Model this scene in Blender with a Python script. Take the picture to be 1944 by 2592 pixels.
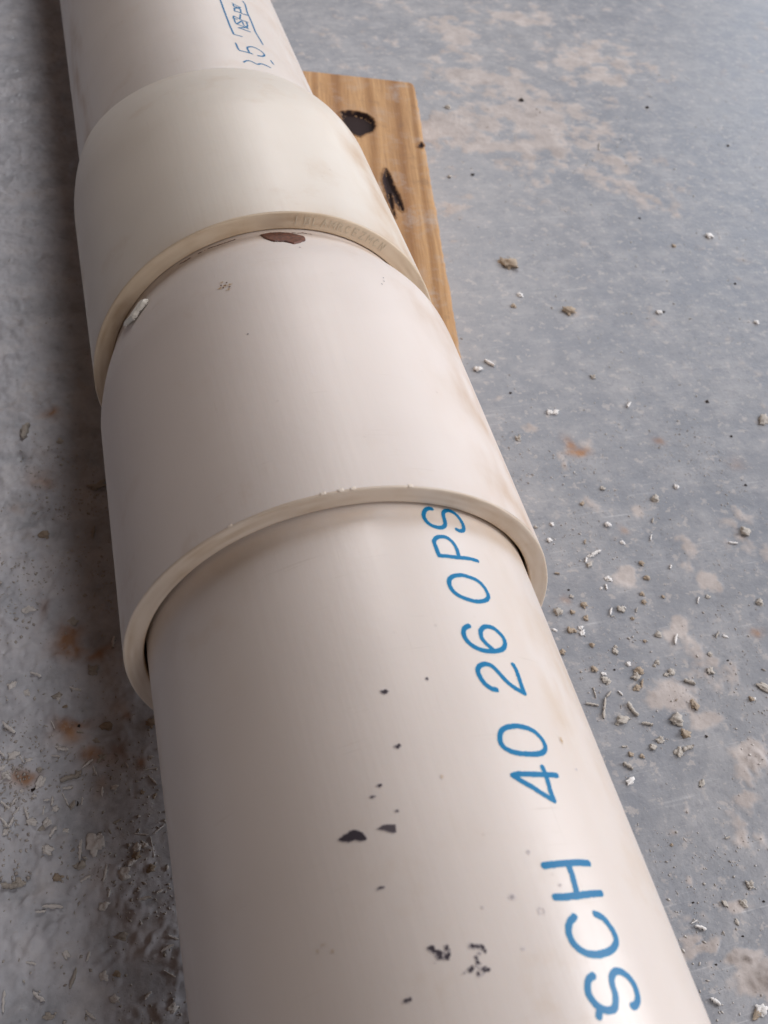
import bpy, math, random
import numpy as np
random.seed(7); rng=np.random.default_rng(11)
SC=bpy.context.scene
for o in list(bpy.data.objects): bpy.data.objects.remove(o)
COL=SC.collection
from mathutils import Matrix, Vector

# ---------------- camera
cam=bpy.data.cameras.new("camera"); co=bpy.data.objects.new("camera",cam); COL.objects.link(co)
cam.sensor_fit='HORIZONTAL'; cam.sensor_width=36; cam.lens=2500/1944*36
cam.clip_start=0.01; cam.clip_end=60
Rc=[[0.9603,0.13344,-0.245],[-0.25983,0.74756,-0.61126],[0.10159,0.65065,0.75255]]
m4=Matrix([Rc[0]+[-.043389],Rc[1]+[-.121338],Rc[2]+[.259364],[0,0,0,1]])
co.matrix_world=m4; SC.camera=co
cam.dof.use_dof=True; cam.dof.focus_distance=0.25; cam.dof.aperture_fstop=42
# ---------------- light: a big soft opening high on the right, an added fill at the far end
W=bpy.data.worlds.new("World"); SC.world=W; W.use_nodes=True
bg=W.node_tree.nodes['Background']; bg.inputs[0].default_value=(1.0,.58,.40,1); bg.inputs[1].default_value=0.048
def area(name,loc,size,power,col,tgt=(0,.08,.04),sy=None):
    l=bpy.data.lights.new(name,'AREA'); l.energy=power; l.color=col; l.size=size
    if sy: l.shape='RECTANGLE'; l.size_y=sy
    o=bpy.data.objects.new(name,l); COL.objects.link(o); o.location=loc
    d=Vector(tgt)-Vector(loc); o.rotation_euler=d.to_track_quat('-Z','Y').to_euler(); return o
area('sky_opening_light',(2.05,-.10,1.10),1.0,46.0,(.96,.95,.985),(0,.12,.04))
area('behind_viewer_light',(.60,-2.0,2.0),.45,20.0,(1.0,.955,.965),(0,.12,.04),sy=1.5)
area('far_fill_light',(.42,1.25,1.20),.34,10.5,(1.0,.96,.96),(-.02,.15,.04),sy=.9)  # added fill lamp, brightens the floor left of the pipe
area('horizon_opening_light',(2.6,2.4,1.20),1.5,22.0,(.74,.85,1.0),(.1,.15,.0))
SC.view_settings.view_transform='Standard'; SC.view_settings.look='None'
SC.view_settings.exposure=0.0; SC.view_settings.gamma=1

# ---------------- measured data (millimetres / radians on the objects themselves)
NEAR = [('S',[[(0.88,0.5611),(0.86,0.5417),(0.08,0.5193),(-1.3,0.5042),(-2.5,0.5071),(-3.46,0.5227),(-3.98,0.5491),(-3.94,0.5802),(-3.18,0.6036),(-1.99,0.6128),(-0.64,0.615),(0.5,0.6258),(1.11,0.6513),(1.07,0.6763),(0.37,0.7008),(-0.9,0.7165),(-2.4,0.719),(-3.44,0.7099),(-4.02,0.6855),(-3.79,0.6662)]]),('P',[[(-11.26,0.7261),(-11.17,0.6712),(-11.36,0.6091),(-11.36,0.5591),(-11.37,0.5129)],[(-11.37,0.5129),(-9.51,0.5115),(-7.89,0.5119),(-6.92,0.5299),(-6.44,0.554),(-6.45,0.5846),(-7.13,0.6069),(-8.23,0.6201),(-9.66,0.6227),(-11.12,0.6189)]]),('0',[[(-15.8,0.5933),(-15.97,0.6309),(-16.59,0.6783),(-17.85,0.7048),(-19.5,0.713),(-20.59,0.705),(-21.39,0.6769),(-21.88,0.6324),(-21.7,0.5916),(-21.03,0.5487),(-19.85,0.5214),(-18.35,0.5146),(-17.14,0.5235),(-16.29,0.5481),(-15.8,0.5933)]]),('6',[[(-27.79,0.5401),(-28.22,0.519),(-29.18,0.503),(-30.59,0.5009),(-31.83,0.5156),(-32.72,0.5435),(-33.19,0.5792),(-33.1,0.6322),(-32.42,0.6777),(-31.16,0.704),(-29.86,0.7083),(-28.67,0.6927),(-27.77,0.6686),(-27.6,0.6384),(-27.96,0.6122),(-28.84,0.5917),(-30.13,0.5846),(-31.21,0.5922),(-32.31,0.6126),(-32.97,0.6258)]]),('2',[[(-41.4,0.5652),(-41.13,0.5413),(-40.11,0.5187),(-38.64,0.5067),(-37.3,0.5088),(-36.4,0.528),(-36.07,0.5552),(-36.32,0.5818),(-37.33,0.6023),(-38.78,0.6228),(-40.05,0.6452),(-40.98,0.675),(-41.71,0.7119)],[(-41.71,0.7119),(-40.08,0.7102),(-38.41,0.7128),(-36.72,0.7132),(-35.68,0.7071)]]),('0',[[(-48.62,0.6002),(-48.83,0.6421),(-49.44,0.6819),(-50.48,0.7065),(-51.7,0.7176),(-52.83,0.7114),(-53.65,0.6848),(-53.97,0.6437),(-53.96,0.5932),(-53.67,0.5475),(-52.96,0.5138),(-52.0,0.499),(-50.65,0.5037),(-49.45,0.5237),(-48.84,0.556),(-48.62,0.6002)]]),('4',[[(-57.81,0.7205),(-57.78,0.6645),(-57.74,0.5925),(-57.61,0.5327),(-57.8,0.5016)],[(-57.8,0.5016),(-58.97,0.5337),(-59.99,0.5712),(-61.3,0.6104),(-62.52,0.6555)],[(-62.52,0.6555),(-60.92,0.654),(-58.96,0.6595),(-57.38,0.661),(-56.39,0.6582)]]),('H',[[(-73.23,0.5023),(-73.17,0.5486),(-73.15,0.6051),(-73.14,0.6688),(-73.28,0.7142)],[(-73.4,0.611),(-75.14,0.6114),(-78.19,0.6024)],[(-78.2,0.5033),(-78.33,0.5456),(-78.37,0.6039),(-78.23,0.6647),(-78.19,0.7213)]]),('C',[[(-81.34,0.6533),(-81.96,0.6819),(-83.11,0.701),(-84.33,0.7117),(-85.52,0.7095),(-86.53,0.6836),(-87.14,0.6408),(-87.25,0.5895),(-86.74,0.5473),(-85.77,0.5205),(-84.55,0.5084),(-83.29,0.5103),(-82.19,0.5273),(-81.45,0.5551)]]),('S',[[(-90.09,0.5466),(-90.34,0.5286),(-91.06,0.5137),(-92.19,0.5035),(-93.42,0.5114),(-94.4,0.5278),(-94.96,0.5551),(-94.92,0.5835),(-94.22,0.5996),(-93.09,0.6114),(-91.69,0.6146),(-90.61,0.624),(-89.95,0.6491),(-90.09,0.6754),(-90.79,0.699),(-91.87,0.7143),(-93.11,0.7161),(-94.19,0.7069),(-94.91,0.6845),(-94.96,0.6714)],[(-94.6,0.5272),(-95.48,0.5134)]])]
FAR = [('box',[[(258.9,0.4516),(248.1,0.45),(236.47,0.448),(226.17,0.449),(219.57,0.4549)],[(219.57,0.4549),(219.51,0.488),(219.59,0.5183)],[(256.03,0.6702),(253.62,0.6819),(249.84,0.6748),(246.12,0.6679),(238.08,0.6723),(229.52,0.6691),(223.41,0.6881),(220.29,0.6949)],[(242.36,0.5906),(242.07,0.6221),(242.98,0.6591)]]),('N',[[(226.91,0.6153),(226.68,0.5807),(226.76,0.5459),(226.61,0.5184)],[(226.61,0.5184),(230.07,0.6062)],[(229.18,0.6086),(229.5,0.5565),(229.63,0.5145)]]),('S',[[(234.71,0.6169),(232.23,0.6149),(230.19,0.5947),(231.13,0.5786),(234.18,0.5747),(231.75,0.5418),(229.94,0.5118),(232.22,0.5088),(233.44,0.5095)]]),('F',[[(235.64,0.6289),(235.13,0.5784),(236.51,0.5169)],[(236.51,0.5169),(234.07,0.5041),(234.34,0.536)],[(235.35,0.5634),(240.35,0.5868)]]),('p',[[(241.95,0.6052),(242.06,0.5733),(241.53,0.5435)],[(241.53,0.5435),(244.25,0.5497),(245.61,0.5789),(245.82,0.6082),(243.02,0.6013)]]),('w',[[(248.92,0.5511),(247.96,0.5798),(247.86,0.6163)],[(247.86,0.6163),(245.86,0.5799),(246.02,0.5523)],[(246.02,0.5523),(247.81,0.555)],[(246.61,0.6072),(246.27,0.5693)]]),('5',[[(212.34,0.4431),(209.8,0.4446),(207.68,0.4476),(206.84,0.4553)],[(206.84,0.4553),(207.02,0.4996),(207.2,0.5523)],[(207.75,0.5302),(209.79,0.5252),(211.41,0.5297)],[(211.62,0.5305),(213.58,0.5821),(213.3,0.6317),(212.01,0.6619),(210.37,0.6667)],[(210.37,0.6667),(208.41,0.6381),(207.4,0.5987)]]),('3',[[(198.11,0.451),(199.85,0.4791),(200.44,0.514),(199.84,0.541),(199.66,0.5625),(201.32,0.5997),(201.63,0.6396),(201.5,0.6745)],[(208.36,0.7106),(206.36,0.7218)]])]
SPECKS = [(-39.34,0.0989,0.76,0.51,2),(-38.4,0.2766,0.36,0.34,2),(-49.75,0.0928,0.73,0.39,2),(-55.52,-0.0115,0.47,0.33,2),(-57.02,-0.0454,0.63,0.24,2),(-60.39,0.0274,0.39,0.2,2),(-71.16,-0.0935,0.74,0.29,2),(-87.33,-0.0977,0.77,0.38,3),(-70.79,0.4586,0.41,0.35,1),(-77.2,0.3393,0.68,0.54,1),(-79.92,0.4318,0.72,0.54,1),(-84.71,0.3194,0.35,0.27,1),(-77.76,0.2249,0.15,0.14,1),(-56.13,0.8626,0.6,0.26,1),(-76.49,0.5429,0.38,0.3,1),(-56.46,0.2205,0.24,0.5,0),(-50.52,0.8359,0.49,0.65,0),(-76.21,-0.3379,0.48,0.27,0),(-77.68,-0.3071,0.39,0.27,0),(-76.78,-0.3606,0.33,0.27,0)]
BIGSPOT = [(-61.89,-0.2076),(-61.62,-0.1896),(-61.41,-0.172),(-61.1,-0.1558),(-61.2,-0.1382),(-61.64,-0.119),(-62.22,-0.106),(-63.26,-0.0992),(-63.55,-0.1061),(-63.48,-0.1271),(-62.98,-0.1459),(-62.99,-0.1658),(-62.49,-0.1941)]
WEDGE = [(-62.24,-0.0617),(-62.04,-0.0447),(-61.88,-0.0331),(-61.88,-0.0208),(-62.37,0.0116),(-63.73,0.0072),(-63.71,-0.0067),(-63.13,-0.0279),(-62.55,-0.051)]
CLUSTER = [(-81.4,0.0242),(-81.41,0.0319),(-82.04,0.0299),(-82.22,0.0385),(-82.65,0.0338),(-82.53,0.0443),(-83.1,0.0446),(-83.34,0.0372),(-82.77,0.0584),(-82.18,0.0701),(-82.51,0.0777),(-82.94,0.073),(-83.21,0.0614),(-83.62,0.0199),(-82.75,0.1529),(-82.87,0.164),(-83.05,0.1747),(-83.24,0.1853),(-83.72,0.1919),(-83.74,0.1698),(-83.97,0.1682),(-84.27,0.1582),(-84.59,0.1579),(-85.07,0.1584),(-85.54,0.1492),(-85.8,0.1357),(-85.94,0.1269),(-85.91,0.1545),(-86.21,0.1602),(-86.06,0.1691),(-86.75,0.1662),(-86.5,0.1503),(-86.38,0.1767),(-86.04,0.1068)]
GLUECHIP = [(92.59,0.1223),(92.86,0.1803),(92.8,0.2373),(92.52,0.2937),(91.46,0.3592),(90.86,0.3577),(89.59,0.3392),(88.97,0.3017),(88.53,0.2655),(89.45,0.2237),(89.81,0.1684),(91.13,0.1339)]
WHITECHIP = [(88.28,-0.7306),(87.63,-0.6983),(85.82,-0.6746),(84.41,-0.6876),(83.16,-0.7317),(82.14,-0.7474),(81.96,-0.7666),(85.37,-0.8408),(87.0,-0.8642),(85.32,-0.7854),(86.11,-0.7694),(87.05,-0.7472)]
MIDSPOT = [(70.25,-0.1318),(71.94,-0.145),(68.59,-0.1188),(70.1,-0.1078),(70.03,-0.1572),(72.8,0.6873),(71.22,0.6807),(69.5,0.6585),(51.79,-0.0799),(82.06,0.2833)]
KNOT1 = [[82.0,331.6],[85.3,331.9],[90.5,331.1],[94.6,328.2],[97.1,323.4],[96.1,316.3],[93.5,311.5],[89.3,309.9],[86.2,307.6],[83.6,309.8],[81.3,317.4]]
KNOT2 = [[91.1,277.5],[91.6,273.9],[91.0,264.2],[91.5,255.4],[90.8,247.1],[89.6,242.6],[88.5,244.8],[88.4,253.2],[88.4,258.3],[86.3,247.5],[84.6,237.8],[84.3,243.6],[85.7,257.7],[87.3,268.9],[89.4,275.0]]
NICK = [[111.8,295.9],[114.4,299.1],[115.1,296.1],[113.6,294.8]]
CRUMBS = [(123.2,50.9,1.12,1.12,-11,2,1),(122.4,44.5,1.2,1.2,-11,2,1),(93.4,45.1,0.45,0.45,-11,3,1),(91.1,36.2,1.05,1.05,-11,2,1),(104.0,33.9,2.18,0.6,58,1,1),(113.1,32.9,1.46,0.42,50,0,1),(132.8,47.4,1.32,0.62,56,1,1),(136.0,32.5,2.07,0.52,55,1,1),(124.5,36.1,0.73,0.73,-11,2,1),(117.9,38.5,0.91,0.88,-11,2,1),(116.9,35.4,0.99,0.98,-11,2,1),(140.1,33.1,0.92,0.79,-11,0,1),(156.8,27.4,1.4,1.36,-11,0,1),(87.5,29.6,1.3,1.3,-11,2,1),(89.0,29.3,1.04,0.92,-11,2,1),(91.4,30.1,1.09,0.73,19,1,1),(92.5,22.8,0.98,0.93,-61,2,1),(81.9,22.5,1.19,1.19,-11,2,1),(99.1,19.2,1.58,0.98,-86,0,1),(101.3,13.9,0.94,0.79,-11,1,1),(89.7,14.5,1.4,1.08,-73,2,1),(103.7,10.7,1.7,1.56,-12,2,1),(100.3,5.2,1.65,1.13,8,2,1),(102.6,6.4,2.17,0.73,57,2,1),(120.9,19.4,2.89,0.76,56,1,1),(110.4,21.0,0.61,0.61,-11,2,1),(135.7,18.2,1.69,0.72,40,0,1),(138.3,17.2,1.06,0.56,-36,1,1),(129.7,11.8,0.97,0.92,-11,0,1),(126.8,6.0,1.53,1.25,-99,0,1),(118.0,3.7,2.58,1.03,-36,0,1),(141.3,-3.3,2.88,1.39,-50,0,1),(115.8,-4.1,2.24,1.32,-93,2,1),(135.1,-6.0,1.11,1.11,-12,2,1),(136.2,-6.0,0.6,0.48,-12,1,1),(86.4,6.5,2.64,0.44,-99,0,1),(83.9,2.8,2.77,0.75,-23,0,1),(87.2,0.8,5.08,0.88,62,0,1),(90.6,5.1,1.95,0.54,34,0,1),(95.6,-1.5,3.56,1.22,-79,0,1),(91.1,-4.1,2.55,1.56,-2,0,1),(98.1,-7.0,2.35,0.93,-23,0,1),(107.7,-7.6,2.14,2.14,-12,0,1),(108.3,-12.7,1.88,1.79,-12,2,1),(99.7,-12.8,1.55,1.01,16,0,1),(96.5,-14.5,1.36,1.13,-12,0,1),(103.6,-17.8,1.8,1.31,55,0,1),(106.9,-17.2,2.65,1.2,7,0,1),(88.8,-15.3,1.03,0.94,-12,2,1),(92.1,-16.6,0.8,0.77,-12,2,1),(86.3,-18.5,2.15,0.99,-53,0,1),(114.6,-14.7,0.62,0.58,-12,3,1),(96.1,13.0,0.38,0.38,-12,3,1),(134.6,8.6,0.39,0.39,-11,3,1),(88.0,-12.5,1.2,0.52,-12,0,1),(104.7,53.8,1.68,0.95,29,0,1),(108.4,57.7,1.76,0.75,12,1,1),(109.5,11.7,0.6,0.59,-12,0,1),(112.0,7.8,1.23,0.71,8,0,1),(104.7,43.5,0.8,0.43,44,1,1),(86.9,38.3,0.88,0.84,-11,0,1),(86.5,-18.7,2.05,0.86,-53,0,1),(85.1,-23.0,1.84,1.03,24,1,1),(106.0,-28.3,1.71,0.83,46,0,1),(105.2,-58.4,1.27,1.12,-13,0,1),(95.8,-61.5,1.3,0.85,-71,0,1),(100.8,-62.7,1.29,1.01,-72,0,1),(86.1,-65.7,2.05,0.92,-34,1,1),(96.7,-66.7,1.09,0.59,-97,0,1),(81.3,-83.1,2.0,0.89,-50,1,1),(92.1,-87.6,2.12,1.32,10,1,1),(90.9,-88.3,2.08,1.07,25,2,1),(87.3,-59.2,0.34,0.3,-13,3,1),(106.8,-63.4,0.42,0.38,-13,3,1),(96.5,-70.3,0.27,0.26,-13,3,1),(85.9,-75.1,0.23,0.22,-13,3,1),(85.2,-63.9,1.48,0.29,12,1,1),(88.6,-43.3,0.57,0.51,-13,2,1),(105.5,-45.0,1.19,0.47,5,0,1),(145.0,144.6,1.22,1.22,-9,0,1),(152.8,126.3,2.18,1.01,46,1,1),(118.8,127.5,1.45,1.44,-9,1,1),(121.3,127.3,1.98,1.25,25,1,1),(186.9,123.2,1.0,1.0,-9,3,1),(101.3,115.9,1.26,1.26,-9,0,1),(187.2,103.1,0.75,0.75,-9,3,1),(123.8,86.0,1.09,1.09,-10,0,1),(141.2,77.6,1.65,1.65,-10,0,1),(135.9,68.2,1.61,0.51,57,0,1),(98.4,73.2,0.91,0.91,-10,1,1),(167.6,56.9,2.32,2.32,-10,0,1),(160.7,53.0,2.34,0.7,-17,1,1),(109.0,58.2,2.87,0.89,12,1,1),(106.6,57.4,1.28,0.74,12,1,1),(131.7,60.9,2.08,0.44,57,1,1),(152.2,82.0,1.12,1.12,-10,1,1),(107.3,140.7,0.73,0.73,-9,3,1),(205.2,109.1,3.62,2.11,29,0,1),(179.8,78.1,0.72,0.72,-10,3,1),(104.6,158.9,3.4,1.1,-54,1,1),(98.7,156.5,2.08,1.54,-8,1,1),(93.3,42.3,0.74,0.74,-11,0,1),(152.1,365.8,1.83,1.83,-4,0,1),(197.6,370.7,1.79,1.79,-4,3,1),(270.4,357.9,1.37,1.37,-4,3,1),(131.5,297.4,1.25,1.25,-5,0,1),(144.1,298.1,1.26,1.26,-5,3,1),(136.1,223.3,5.38,3.75,-49,2,1),(133.6,200.7,1.47,1.47,-7,1,1),(128.1,193.3,1.27,1.27,-8,2,1),(151.3,187.0,3.31,2.65,-32,2,1),(192.4,180.5,1.7,1.7,-8,1,1),(194.9,180.6,0.95,0.95,-8,3,1),(216.3,251.9,0.85,0.85,-6,3,1),(245.3,233.2,2.62,1.97,-89,1,1),(239.4,195.5,0.81,0.81,-7,3,1),(299.4,313.6,1.1,1.1,-5,3,1),(223.4,318.8,5.28,0.66,64,0,1),(223.1,227.3,1.24,1.24,-7,2,1),(234.9,167.6,1.35,1.35,-8,1,1),(-71.7,21.1,1.53,0.66,-23,1,0),(-70.0,19.9,1.18,0.4,-77,1,0),(-83.6,21.5,1.83,1.18,12,1,0),(-85.7,16.0,1.44,1.3,-12,1,0),(-77.1,11.8,2.33,1.15,58,1,0),(-78.9,9.9,0.97,0.97,-12,3,0),(-70.1,8.8,1.97,0.72,-1,1,0),(-70.9,5.6,2.95,0.44,-72,1,0),(-74.3,5.7,1.68,0.77,78,1,0),(-73.6,3.3,1.08,0.84,22,1,0),(-75.7,-0.2,1.35,1.22,-13,1,0),(-79.5,0.5,1.8,1.14,-33,1,0),(-74.5,-3.3,2.06,0.93,51,1,0),(-71.3,-3.4,1.23,0.77,-42,1,0),(-76.1,-8.0,1.99,1.23,-41,1,0),(-80.9,3.4,2.57,0.8,-75,1,0),(-86.0,7.0,2.9,0.7,-50,1,0),(-86.6,2.4,2.57,0.78,-58,1,0),(-84.7,1.5,1.92,0.8,58,1,0),(-68.3,-9.3,3.8,0.39,83,1,0),(-65.7,24.9,1.37,0.54,-23,0,0),(-58.0,25.2,1.49,1.13,-33,2,0),(-72.9,28.8,2.01,0.35,-73,1,0),(-66.0,26.9,0.67,0.63,-12,3,0),(-67.0,12.4,1.05,0.98,-12,0,0),(-64.5,14.7,2.59,0.61,35,1,0),(-60.4,16.1,1.04,0.82,23,0,0),(-61.5,15.0,0.86,0.48,23,0,0),(-77.1,15.7,0.99,0.85,-12,0,0),(-61.3,5.7,1.9,0.59,83,1,0),(-67.9,3.7,1.22,0.47,77,3,0),(-66.7,4.2,1.53,0.53,77,1,0),(-57.9,6.3,1.13,0.79,10,1,0),(-50.9,3.3,0.76,0.7,-12,2,0),(-47.7,1.8,0.92,0.49,64,2,0),(-47.6,6.0,2.15,0.59,-57,1,0),(-47.8,9.7,2.93,0.23,1,1,0),(-47.4,13.2,0.9,0.54,-12,1,0),(-46.2,24.3,1.33,0.93,11,2,0),(-70.8,36.7,1.48,0.72,-69,1,0),(-79.7,40.7,0.92,0.88,-12,1,0),(-47.8,-8.0,2.79,0.28,31,1,0),(-52.4,-8.4,2.59,0.39,-18,1,0),(-50.0,-12.4,3.92,0.25,-87,1,0),(-53.9,-11.8,1.66,1.02,54,1,0),(-51.9,-11.4,1.13,0.77,-13,1,0),(-61.6,21.2,1.09,0.65,-33,0,0),(-69.2,33.8,0.79,0.64,-12,2,0),(-58.2,-3.5,1.64,0.44,21,0,0),(-69.3,-13.1,1.04,0.61,21,0,0),(-54.1,12.1,1.35,0.41,-70,1,0),(-81.6,19.7,1.73,0.5,-67,1,0),(-79.7,19.0,1.11,0.62,11,1,0),(-86.7,22.5,2.07,0.67,-59,1,0),(-75.7,6.3,1.11,0.51,-1,1,0),(-82.0,10.6,0.69,0.57,-12,1,0),(-78.7,8.1,0.86,0.57,-12,1,0),(-76.6,3.4,1.8,0.47,78,1,0),(-60.2,-6.2,0.94,0.43,-68,0,0),(-84.0,7.9,1.41,0.5,59,1,0),(-86.8,18.5,1.1,0.68,37,1,0),(-83.3,4.6,1.62,0.58,47,1,0),(-77.4,-1.4,1.06,0.63,10,0,0),(-86.1,-0.3,1.35,0.68,58,1,0),(-57.9,-18.2,1.98,1.73,-13,1,0),(-54.4,-14.1,1.51,1.15,54,2,0),(-55.7,-15.5,1.61,0.83,31,1,0),(-67.3,-17.3,1.98,0.82,20,1,0),(-62.4,-17.2,3.07,0.78,75,1,0),(-53.4,-25.6,2.34,0.71,2,1,0),(-49.5,-24.5,1.45,0.56,19,1,0),(-61.9,-22.1,1.65,0.62,75,1,0),(-60.1,-33.5,1.76,1.02,-13,0,0),(-64.8,-41.8,1.29,1.11,-14,1,0),(-61.6,-42.2,1.0,0.83,-13,2,0),(-62.8,-47.5,1.47,0.9,-32,1,0),(-79.9,-43.0,2.55,0.99,-48,1,0),(-87.8,-42.1,3.3,0.7,84,1,0),(-49.4,-45.1,2.7,0.4,-41,1,0),(-50.0,-53.0,1.7,1.01,27,1,0),(-49.4,-39.0,2.36,0.76,17,1,0),(-47.6,-36.8,1.98,0.63,-32,1,0),(-76.7,46.2,2.41,0.87,-34,1,0),(-66.1,39.3,2.52,0.78,-28,1,0),(-60.6,44.5,1.74,1.67,-12,0,0),(-83.5,44.0,1.74,1.2,50,1,0),(-65.4,62.9,1.79,1.79,-11,0,0),(-54.1,53.4,2.78,0.92,77,1,0),(-77.9,70.0,2.27,1.39,15,1,0),(-53.4,117.3,3.46,1.94,18,0,0),(-76.0,147.6,5.17,2.32,74,0,0),(-64.5,140.8,1.24,1.24,-9,0,0),(-71.3,37.9,1.52,1.0,-12,0,0),(-79.5,40.8,1.18,1.01,-12,1,0),(-68.0,-9.4,4.01,0.47,81,1,0),(-46.3,23.6,1.7,1.36,-12,2,0),(-58.3,25.2,1.85,1.54,-12,2,0),(-68.1,-13.5,1.43,1.0,20,0,0),(-68.6,-49.8,2.2,0.74,-49,1,0),(-70.6,20.2,2.12,0.84,-12,1,0),(-69.3,3.6,1.58,0.78,57,0,0),(-78.0,-47.8,1.38,0.79,-14,0,0),(-51.0,-18.2,1.33,1.15,19,2,0),(-74.2,-15.3,1.65,1.1,-13,2,0),(-55.2,-48.6,1.55,0.59,39,1,0),(-56.5,97.2,3.8,1.0,78,0,0),(-71.7,98.6,1.9,1.9,-10,2,0)]
SEEDS = [(185.2,396.6,35.8,29.5,0.8,0),(192.6,351.0,34.3,35.8,0.9,0),(154.8,341.1,21.9,25.4,0.9,0),(257.3,407.5,33.2,32.0,0.7,0),(197.4,321.5,26.7,29.4,0.5,0),(125.8,265.6,11.7,13.7,0.6,0),(185.4,457.1,15.2,22.3,0.7,0),(232.1,478.0,21.5,12.1,0.6,0),(96.1,-80.3,7.4,5.5,1.6,0),(91.8,-74.3,6.4,2.2,1.5,0),(85.2,-69.2,6.4,1.0,1.2,0),(81.4,-66.3,3.2,0.8,1.1,0),(126.1,-25.3,6.2,4.7,1.4,0),(121.4,-27.5,3.7,4.0,1.0,0),(125.4,13.8,10.7,9.3,0.6,0),(117.7,23.1,3.8,4.0,0.8,0),(126.4,24.6,8.2,3.2,0.7,0),(132.2,4.9,10.6,9.1,0.6,0),(108.1,-1.0,8.9,7.1,0.7,0),(117.6,-9.3,8.9,3.9,0.8,0),(98.1,-34.3,3.5,4.3,0.9,0),(108.8,-43.3,4.7,5.4,0.9,0),(85.2,-35.0,5.8,4.8,0.8,0),(90.1,-40.3,6.9,2.6,0.7,0),(115.1,-45.9,3.5,6.0,0.9,0),(115.9,-35.2,7.2,3.8,0.7,0),(98.1,-61.8,3.8,3.0,1.0,0),(87.9,-54.5,2.5,2.0,0.9,0),(114.4,45.9,3.9,3.8,1.1,0),(143.9,38.0,3.7,3.5,0.9,0),(83.6,-19.3,4.8,2.5,0.8,0),(100.1,140.6,6.4,4.6,0.6,0),(108.1,121.4,4.7,4.0,0.6,0),(133.6,75.9,2.7,3.1,0.8,0),(125.7,107.7,7.8,4.8,0.8,0),(112.5,99.4,2.4,6.2,0.7,0),(80.4,-23.6,3.5,3.7,0.6,0),(-70.5,234.4,15.5,13.3,0.9,0),(-74.9,199.5,16.2,16.7,1.1,0),(-65.8,175.1,15.7,13.3,1.0,0),(-77.9,151.4,13.6,16.2,1.1,0),(-62.0,144.8,10.9,12.0,0.9,0),(-71.4,117.6,14.2,12.6,1.0,0),(-58.6,97.7,6.3,10.2,0.8,0),(-78.6,93.0,9.8,9.8,1.0,0),(-74.7,71.7,10.6,9.0,0.9,0),(-61.9,86.6,4.9,6.5,0.8,0),(-82.0,-4.8,9.0,6.4,1.0,0),(-84.6,-23.7,7.6,5.8,1.1,0),(-77.9,-22.3,3.8,5.9,1.1,0),(-62.2,-28.9,5.8,2.7,1.2,0),(-57.8,-33.9,7.7,1.3,1.1,0),(-73.8,-33.0,8.5,3.8,0.7,0),(-49.7,-38.7,3.8,1.9,1.1,0),(-67.6,267.8,9.8,7.7,0.9,0),(-58.5,255.1,6.5,5.7,0.8,0),(-71.1,305.5,13.7,9.8,0.5,0),(-53.9,368.5,11.3,19.5,0.5,0),(-67.5,410.3,9.8,17.1,0.5,0),(-66.3,56.0,4.2,3.7,1.5,1),(-63.6,53.6,2.5,2.3,1.6,1),(-58.6,50.2,4.6,2.0,1.0,1),(-68.3,154.0,3.6,2.5,1.2,1),(-71.7,124.7,3.4,3.0,0.8,1),(-69.8,26.4,3.7,3.2,1.1,1),(-67.0,27.7,5.5,1.5,1.0,1),(-63.9,18.9,3.2,2.4,1.2,1),(-79.8,14.5,2.9,2.1,1.3,1),(-86.4,16.0,2.1,1.4,1.3,1),(-61.9,10.0,2.1,3.3,0.8,1),(-51.1,11.9,1.9,1.9,1.0,1),(-57.5,17.5,2.8,2.7,0.5,1),(-53.2,29.3,1.3,2.1,0.7,1),(-74.3,67.1,1.4,3.8,0.6,1),(117.6,110.1,1.9,4.7,1.3,1),(119.1,104.5,3.4,2.1,1.4,1),(154.8,105.0,2.3,1.8,0.7,1),(124.3,68.4,1.2,2.3,0.6,1),(183.1,89.6,3.2,3.1,0.4,1),(152.0,17.9,2.2,1.7,0.6,1),(89.2,41.5,1.3,2.0,0.6,1),(-80.4,112.1,1.3,1.8,0.8,1)]

# ---------------- frames: pipe-fit millimetres -> world metres
H=67.554
M=np.array([[0.978,0.01738,-0.20788],[-0.02176,0.99959,-0.01881],[0.20747,0.02292,0.97797]])
def unit(v): v=np.array(v,float); return v/np.linalg.norm(v)
A0=(unit([0,1,0]),np.zeros(3))
A2=(np.array([-.02176,.99959,-.01881]),np.array([1.306,0,.026]))
A3=(np.array([-.02099,.99885,-.04304]),np.array([-.535,0,-.005]))
def world(P): return (np.asarray(P)@M.T+[0,0,H])*.001
def cylp(A,t,ph,r):
    """points in pipe millimetres; t, ph, r broadcast arrays"""
    t,ph,r=np.broadcast_arrays(np.asarray(t,float),np.asarray(ph,float),np.asarray(r,float))
    a,o=A; u=np.stack([np.sin(ph),np.zeros_like(ph),np.cos(ph)],-1)
    u=u-(u@a)[...,None]*a; u=u/np.linalg.norm(u,axis=-1)[...,None]
    return o+t[...,None]*a+r[...,None]*u

# ---------------- helpers
def mesh_obj(name,V,F,mat,parent=None,smooth=True,sharp=None):
    me=bpy.data.meshes.new(name); V=np.asarray(V,dtype=np.float32)
    F=np.asarray(F,dtype=np.int32); k=F.shape[1]
    me.vertices.add(len(V)); me.vertices.foreach_set('co',V.ravel())
    me.loops.add(F.size); me.loops.foreach_set('vertex_index',F.ravel())
    me.polygons.add(len(F)); me.polygons.foreach_set('loop_start',np.arange(0,F.size,k,dtype=np.int32))
    me.update(calc_edges=True); me.validate()
    if smooth: me.polygons.foreach_set('use_smooth',np.ones(len(me.polygons),dtype=bool))
    if mat: me.materials.append(mat)
    o=bpy.data.objects.new(name,me); COL.objects.link(o)
    if parent: o.parent=parent
    return o
def tag(o,label,cat,group=None,kind=None):
    if label: o['label']=label
    if cat: o['category']=cat
    if group: o['group']=group
    if kind: o['kind']=kind
    return o
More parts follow.
